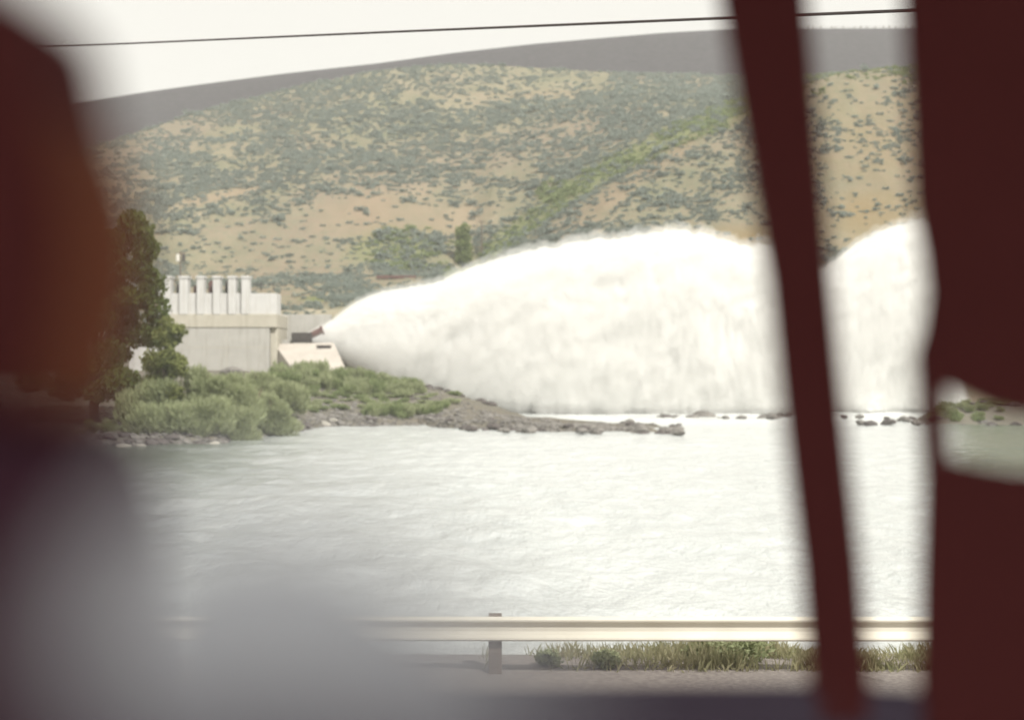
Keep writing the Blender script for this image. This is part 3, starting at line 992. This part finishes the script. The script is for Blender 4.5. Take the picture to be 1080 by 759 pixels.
# ------------------------------------------------------------------ rocks
rmesh = []
for k in range(7):
    bm = bmesh.new(); bmesh.ops.create_icosphere(bm, subdivisions=2, radius=1)
    r4 = random.Random(400 + k)
    cuts = [(Vector((r4.uniform(-1, 1), r4.uniform(-1, 1), r4.uniform(-.6, 1))).normalized(), r4.uniform(.55, .85)) for _ in range(9)]
    for v in bm.verts:
        for nrm, dd_ in cuts:
            t = v.co.dot(nrm)
            if t > dd_: v.co -= nrm * (t - dd_) * .9
        v.co *= 1 + r4.uniform(-.05, .05)
    me = bpy.data.meshes.new('rock'); bm.to_mesh(me); bm.free()
    rmesh.append(me)
rm = {}
for mt in ('rock', 'rock_dark', 'rock_pale'):
    rm[mt] = []
    for me in rmesh:
        c = me.copy(); c.materials.append(M[mt]); rm[mt].append(c)
rr = np.random.default_rng(17)


def rock(px, d, s, mt, label, group=None, z=None, sq=(1.2, 1, .6)):
    o = bpy.data.objects.new('rock', rm[mt][int(rr.integers(7))])
    COL.objects.link(o)
    p = on_ground(px, d)
    if z is not None: p.z = z
    p.z = max(p.z, -.25)
    o.location = p + Vector((0, 0, s * .12)); o.scale = (s * sq[0], s * sq[1], s * sq[2])
    o.rotation_euler = (rr.uniform(-.2, .2), rr.uniform(-.2, .2), rr.uniform(-.5, .5))
    return tag(o, label, 'rock', group)


SHORE_A = [-900, -300, 80, 230, 300, 340, 440, 480, 520, 560, 620, 680, 705]
SHORE_D = [95, 98, 106, 111, 128, 145, 150, 142, 139, 137, 133, 131, 131]
for i in range(62):                                   # bank edge under the shrubs; the dark rock mix also paints in shade
    px = rr.uniform(75, 330); d = float(np.interp(px, SHORE_A, SHORE_D)) + rr.uniform(.2, 3.0)
    rock(px, d, rr.uniform(.25, .7), 'rock_dark' if rr.random() < .75 else 'rock', 'brown rock at the foot of the willow bank beside the water', 'rocks under the willow bank')
for i in range(62):                                   # stony point
    px = rr.uniform(300, 520); d = float(np.interp(px, SHORE_A, SHORE_D)) + abs(rr.normal(0, 8))
    rock(px, d, rr.uniform(.25, .65), 'rock_dark' if rr.random() < .35 else 'rock', 'brown grey rock lying on the stony point', 'rocks on the stony point')
for i in range(40):                                   # dark crest of the point against the jet
    px = rr.uniform(425, 522); d = float(np.interp(px, [425, 440, 480, 520], [181, 180, 178, 176])) + rr.normal(0, 1.2)
    rock(px, d, rr.uniform(.3, .8), 'rock_dark', 'dark rock on the berm against the white jet', 'dark rocks along the berm')
for i in range(95):                                   # low bar of stones in the river
    px = rr.uniform(486, 716); d = rr.uniform(131, 156) - (px - 486) * .03
    rock(px, d, rr.uniform(.35, .85), 'rock' if rr.random() < .65 else 'rock_dark', 'tan grey rock in the low bar of stones across the water', 'rocks of the low river bar', z=rr.uniform(-.05, .35))
for i in range(20):                                   # far bar at the foot of the jet
    px = rr.uniform(695, 835); d = rr.uniform(172, 182)
    rock(px, d, rr.uniform(.35, .9), 'rock', 'grey wet rock awash below the middle of the jet', 'rocks awash below the jet', z=rr.uniform(-.1, .3))
for i in range(28):
    px = rr.uniform(885, 1075); d = rr.uniform(150, 172)
    rock(px, d, rr.uniform(.35, .9), 'rock' if rr.random() < .6 else 'rock_dark', 'grey green rock in the reef right of the slanted bar', 'rocks of the reef right of the bar', z=None if px > 975 else rr.uniform(-.1, .4))
for px, d, s, mt, lab in ((343, 146.5, .7, 'rock_pale', 'left one of the two pale boulders on the point shore'), (352, 147.5, .65, 'rock_pale', 'right one of the two pale boulders on the point shore'),
                          (129, 107.5, .75, 'rock_pale', 'pale round stone at the waterline under the tall dark tree'), (148, 108.6, .6, 'rock_pale', 'pale flat stone beside the round one under the dark tree'),
                          (226, 111.5, .62, 'rock_pale', 'pale stone at the waterline below the tallest willow'),
                          (521, 125.5, .45, 'rock_dark', 'small dark rock standing alone in the water off the bar'), (502, 124, .35, 'rock_dark', 'smallest dark rock in the water off the bar'),
                          (675, 128, .95, 'rock_dark', 'dark flat slab at the right tip of the low bar'), (437, 149, .9, 'rock', 'flat brown slab at the water edge of the point'),
                          (741, 181, 1.7, 'rock', 'big rounded rock awash below the jet'), (704, 176, 1.1, 'rock_dark', 'dark boulder left of the big rounded rock'), (366, 182, .9, 'rock_dark', 'dark lone boulder at the foot of the apron'),
                          (245, 183, 1.6, 'rock', 'heap-shaped brown boulder at the foot of the outlet wall')):
    rock(px, d, s, mt, lab)

# loose stones too many to count on the bank, the point and the bar
bm = bmesh.new(); bmesh.ops.create_icosphere(bm, subdivisions=1, radius=1); sv = A([v.co[:] for v in bm.verts]); sf = A([[v.index for v in f_.verts] for f_ in bm.faces]); bm.free()
n_ = 3600
spx = np.where(rr.random(n_) < .3, rr.uniform(80, 300, n_), rr.uniform(290, 684, n_))
sd0 = np.interp(spx, SHORE_A, SHORE_D)
sdd = sd0 + np.where(rr.random(n_) < .5, rr.exponential(2.0, n_), rr.uniform(0, 34, n_) * np.clip((700 - spx) / 250, .35, 1))
sz_ = land_z(spx, sdd)
ok = (sz_ > -.35) & (sdd < 184)
spx, sdd, sz_ = spx[ok], sdd[ok], sz_[ok]
ssz = rr.uniform(.08, .30, len(spx))
pv = sv[None] * (1 + rr.uniform(-.3, .3, (len(spx), len(sv), 1))) * ssz[:, None, None] * A([1.3, 1, .7]) + np.stack([(spx - 540) / F * sdd, sdd, sz_ + ssz * .2], 1)[:, None, :]
ff = (np.arange(len(spx))[:, None, None] * len(sv) + sf[None]).reshape(-1, 3)
tag(fast_mesh('loose_stones', pv.reshape(-1, 3), ff, M['rock'], None, False), 'loose brown stones strewn over the bank and the river point', 'stones', None, 'stuff')

# ------------------------------------------------------------------ roadside: guard rail and grass
GO = Vector((-.23, GR_D, ga))
root = empty('guard_rail', GO, 'pale weathered guard rail along the road above the river', 'guard rail')
zt, zb_ = CZ - 3.30 - ga, CZ - 3.63 - ga
hgt = zt - zb_
pf = [(0.0, 0.0), (-.055, .04), (-.075, .10), (-.07, .17), (-.02, .27), (.0, .40), (.0, .60), (-.02, .73), (-.07, .83), (-.075, .90), (-.055, .96), (0.0, 1.0)]
xs = [-24, 24]
v, f = [], []
for sgn in (0, 1):
    for xx in xs:
        for y, t in pf:
            v.append((xx, y + (.006 if sgn else 0) - .09, zb_ + t * hgt))
k = len(pf)
for i in range(k - 1):
    f.append((i, i + 1, k + i + 1, k + i)); f.append((2 * k + i, 3 * k + i, 3 * k + i + 1, 2 * k + i + 1))
m = MB(); m.add(v, f); m.build('beam', M['rail'], root)
for i in range(-2, 4):
    m = MB(); m.box(-.09, .09, -.05, .14, -.5, zt + .006); o = m.build('post', M['wood'], root, bevel=.01); o.location = (i * 7.62, 0, 0)

gv, gf, n0 = [], [], 0
r5 = np.random.default_rng(23)
for i in range(9000):
    px = 540 + (r5.beta(1.6, 1.3) * 520 - 40)
    d = r5.uniform(16.9, 18.6)
    xx = (px - 540) / F * GR_D
    dn = vnoise(xx * 1.1, d * .8, 3)
    if dn < (.30 if px < 735 else .12) + .3 * r5.random(): continue
    zz = float(np.interp(d, [p[0] for p in prof], [p[1] for p in prof]))
    hh = r5.uniform(.05, .30) * (.4 + dn) * (1.45 if 740 < px < 850 else 1)
    an = r5.random() * 6.28; wx_, wy_ = math.cos(an) * .008, math.sin(an) * .008
    lx, ly = r5.normal(0, .07, 2)
    gv += [(xx - wx_, d - wy_, zz - .05), (xx + wx_, d + wy_, zz - .05), (xx + lx * .5 + wx_ * .7, d + ly * .5 + wy_ * .7, zz + hh * .6), (xx + lx, d + ly, zz + hh)]
    gf.append((n0, n0 + 1, n0 + 2, n0 + 3)); n0 += 4
o = fast_mesh('roadside_grass', A(gv), A(gf), M['grass'], None, False)
tag(o, 'thin green and straw grass under the guard rail', 'grass', None, 'stuff')
# two leafy weeds under the rail
for i, (px, d, s, lab) in enumerate(((790, 17.5, .42, 'larger green weed under the guard rail near the slanted bar'), (745, 17.6, .34, 'smaller green weed under the guard rail, left of the larger one'), (640, 17.2, .24, 'small tuft of weed under the middle of the guard rail'), (575, 17.3, .22, 'small tuft of weed close to the guard rail post'))):
    r4 = np.random.default_rng(500 + i)
    bl = [(r4.uniform(-.6, .6) * s, r4.uniform(-.4, .4) * s, r4.uniform(.2, .7) * s, .55 * s, .4 * s, .4 * s) for _ in range(8)]
    v, f = leaf_cloud(r4, bl, 700, .035)
    o = fast_mesh('weed', v, f, M['willow'], None, False)
    o.location = ((px - 540) / F * d, d, float(np.interp(d, [p[0] for p in prof], [p[1] for p in prof])))
    tag(o, lab, 'weed', 'weeds under the guard rail')

# overhead cable
pts = [P(-500, 66, 60), P(-150, 57, 46), P(60, 48.5, 36), P(230, 41, 30), P(400, 33.5, 25.5), P(580, 26, 21.5), P(760, 18.5, 18.5), P(965, 10, 15.5), P(1200, 1, 13), P(1600, -12, 10.5)]
o = MB().tube(pts, .024, 6).build('overhead_cable', M['cable'])
tag(o, 'thin dark overhead cable crossing the pale sky', 'cable')

# ------------------------------------------------------------------ the vehicle the view is taken from
VO = Vector((0, 0, CZ - 2.42))
veh = empty('vehicle', VO, 'dark maroon vehicle window surround, blurred, with slanted bar and thick right post', 'vehicle')
dx = 1.0


def lz(py, d): return (HY - py) / F * d + 2.42
def lx_(px, d): return (px - 540) / F * d


m = MB()
bl_ = [(730, -290), (764, -10), (800, 200), (817, 300), (831, 440), (850, 600), (863, 770)]
br_ = [(826, -290), (849, -10), (867, 200), (875, 300), (888, 440), (905, 600), (917, 770)]
m.prism([(lx_(a_, dx), lz(b_, dx)) for a_, b_ in [(u_ - 5, w_) for u_, w_ in bl_] + [(u_ + 7, w_) for u_, w_ in br_[::-1]]], dx, dx + .016)
o = m.build('window_bar', M['vinyl'], veh, bevel=.008)
o['label'] = 'slanted dark window bar'
# right post: upper panel with a rounded lower lobe, lower panel, slim strut joining them
up = [(962, -300), (966, -10), (973, 120), (977, 210), (988, 270), (992, 310), (986, 350), (977, 385), (986, 408), (1010, 415), (1035, 428), (1062, 440), (1100, 448), (1500, 458), (1500, -300)]
lo = [(990, 466), (1004, 481), (1018, 491), (1050, 498), (1085, 504), (1500, 517), (1500, 1000), (975, 1000), (982, 760), (985, 600)]
for ol in (up, lo):
    m = MB(); m.prism([(lx_(a_, dx), lz(b_, dx)) for a_, b_ in [(u_ - 10, w_ - (7 if 380 < w_ < 540 else 0)) for u_, w_ in ol]], dx + .004, dx + .02)
    o = m.build('window_post', M['vinyl'], veh, bevel=.008)
m = MB(); m.prism([(lx_(a_, dx), lz(b_, dx)) for a_, b_ in ((972, 385), (1000, 400), (1006, 505), (980, 496))], dx + .006, dx + .018)
m.build('strut', M['vinyl'], veh)
# wall below and above the window, sides, unseen roof and floor, back
m = MB(); m.prism([(-2.2, .55), (-2.2, lz(724, dx)), (lx_(866, dx), lz(722, dx)), (lx_(976, dx), lz(728, dx)), (lx_(976, dx), .55)], dx + .001, dx + .022)
m.build('window_sill', M['sill'], veh, bevel=.01)
m = MB(); m.box(-2.2, 1.6, dx + .001, dx + .08, lz(-175, dx), 3.12); m.build('header_panel', M['vinyl'], veh, bevel=.01)
m = MB(); m.box(-2.3, 1.7, -1.3, dx + .12, 3.122, 3.2); m.build('unseen_roof', M['bounce_lining'], veh, bevel=.03)
m = MB(); m.box(-2.3, 1.7, -1.3, dx + .12, .47, .548); m.build('unseen_floor_panel', M['bounce_lining'], veh)
m = MB(); m.box(-2.3, 1.7, -1.36, -1.302, .47, 1.45); m.build('back_panel', M['vinyl'], veh)
for xx, zz in ((-2.3, 1.45), (1.64, 1.45)):
    m = MB(); m.box(xx, xx + .06, -1.3, dx, .55, zz); m.build('side_panel', M['vinyl'], veh)
for sx in (-1.6, 1.0):
    for sy in (-1.05, .75):
        m = MB(); m.tube([(0, -.12, 0), (0, .12, 0)], [.46, .46], 24); o = m.build('wheel', M['tyre'], veh); o.location = (sx, sy, .46)
# near stand-in for an unidentified pale glow; lit top painted pale, body dark
d0 = .15
capt = [(92, 741), (98, 640), (118, 588), (155, 552), (215, 530), (280, 526), (350, 538), (410, 566), (460, 606), (505, 652), (548, 694), (585, 728), (604, 741)]
m = MB(); m.prism([(lx_(a_, d0), lz(b_, d0)) for a_, b_ in capt], d0 - .004, d0 + .010)
lg = MB().prism([(lx_(a_, d0), lz(b_, d0)) for a_, b_ in ((96, 742), (606, 742), (700, 765), (800, 795), (900, 2600), (96, 2600))], d0 - .008, d0 + .014).build('ledge_standin', M['sill'], veh, bevel=.002)
o = m.build('ledge_glow_cap', M['lit_pad'], lg, bevel=.003)
o['label'] = 'painted pale grey glow blurred along the bottom left'

# dark brown stand-in for an unidentified blur at the left edge
SD = .40
SO = Vector((lx_(20, SD), SD - .05, CZ - 2.42 + .55))
seat_standin = empty('seat_standin', SO, 'dark brown stand-in with painted orange rim glow, blurred along the left edge', 'seat_standin')


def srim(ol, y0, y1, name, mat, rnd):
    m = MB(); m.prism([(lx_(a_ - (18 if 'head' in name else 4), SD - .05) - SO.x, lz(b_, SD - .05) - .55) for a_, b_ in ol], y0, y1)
    o = m.build(name, mat, seat_standin, bevel=rnd, segs=4)
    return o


srim([(-600, -60), (8, -60), (26, 0), (36, 55), (50, 115), (64, 180), (68, 250), (58, 330), (46, 400), (36, 440), (-600, 450)], 0, .09, 'headrest_standin', M['vinyl'], .022)
srim([(42, 90), (53, 125), (65, 180), (69, 250), (60, 330), (47, 400), (37, 440), (38.5, 440), (49, 400), (68, 330), (82, 250), (77, 180), (58, 125), (40, 90)], .012, .08, 'headrest_glow_rim', M['orange_glow_vinyl'], .006)  # strip that paints the orange light on the edge
srim([(-600, 452), (62, 446), (84, 490), (98, 540), (96, 590), (84, 640), (78, 700), (76, 800), (76, 2200), (-600, 2200)], 0.002, .085, 'backrest_standin', M['dark_vinyl'], .02)
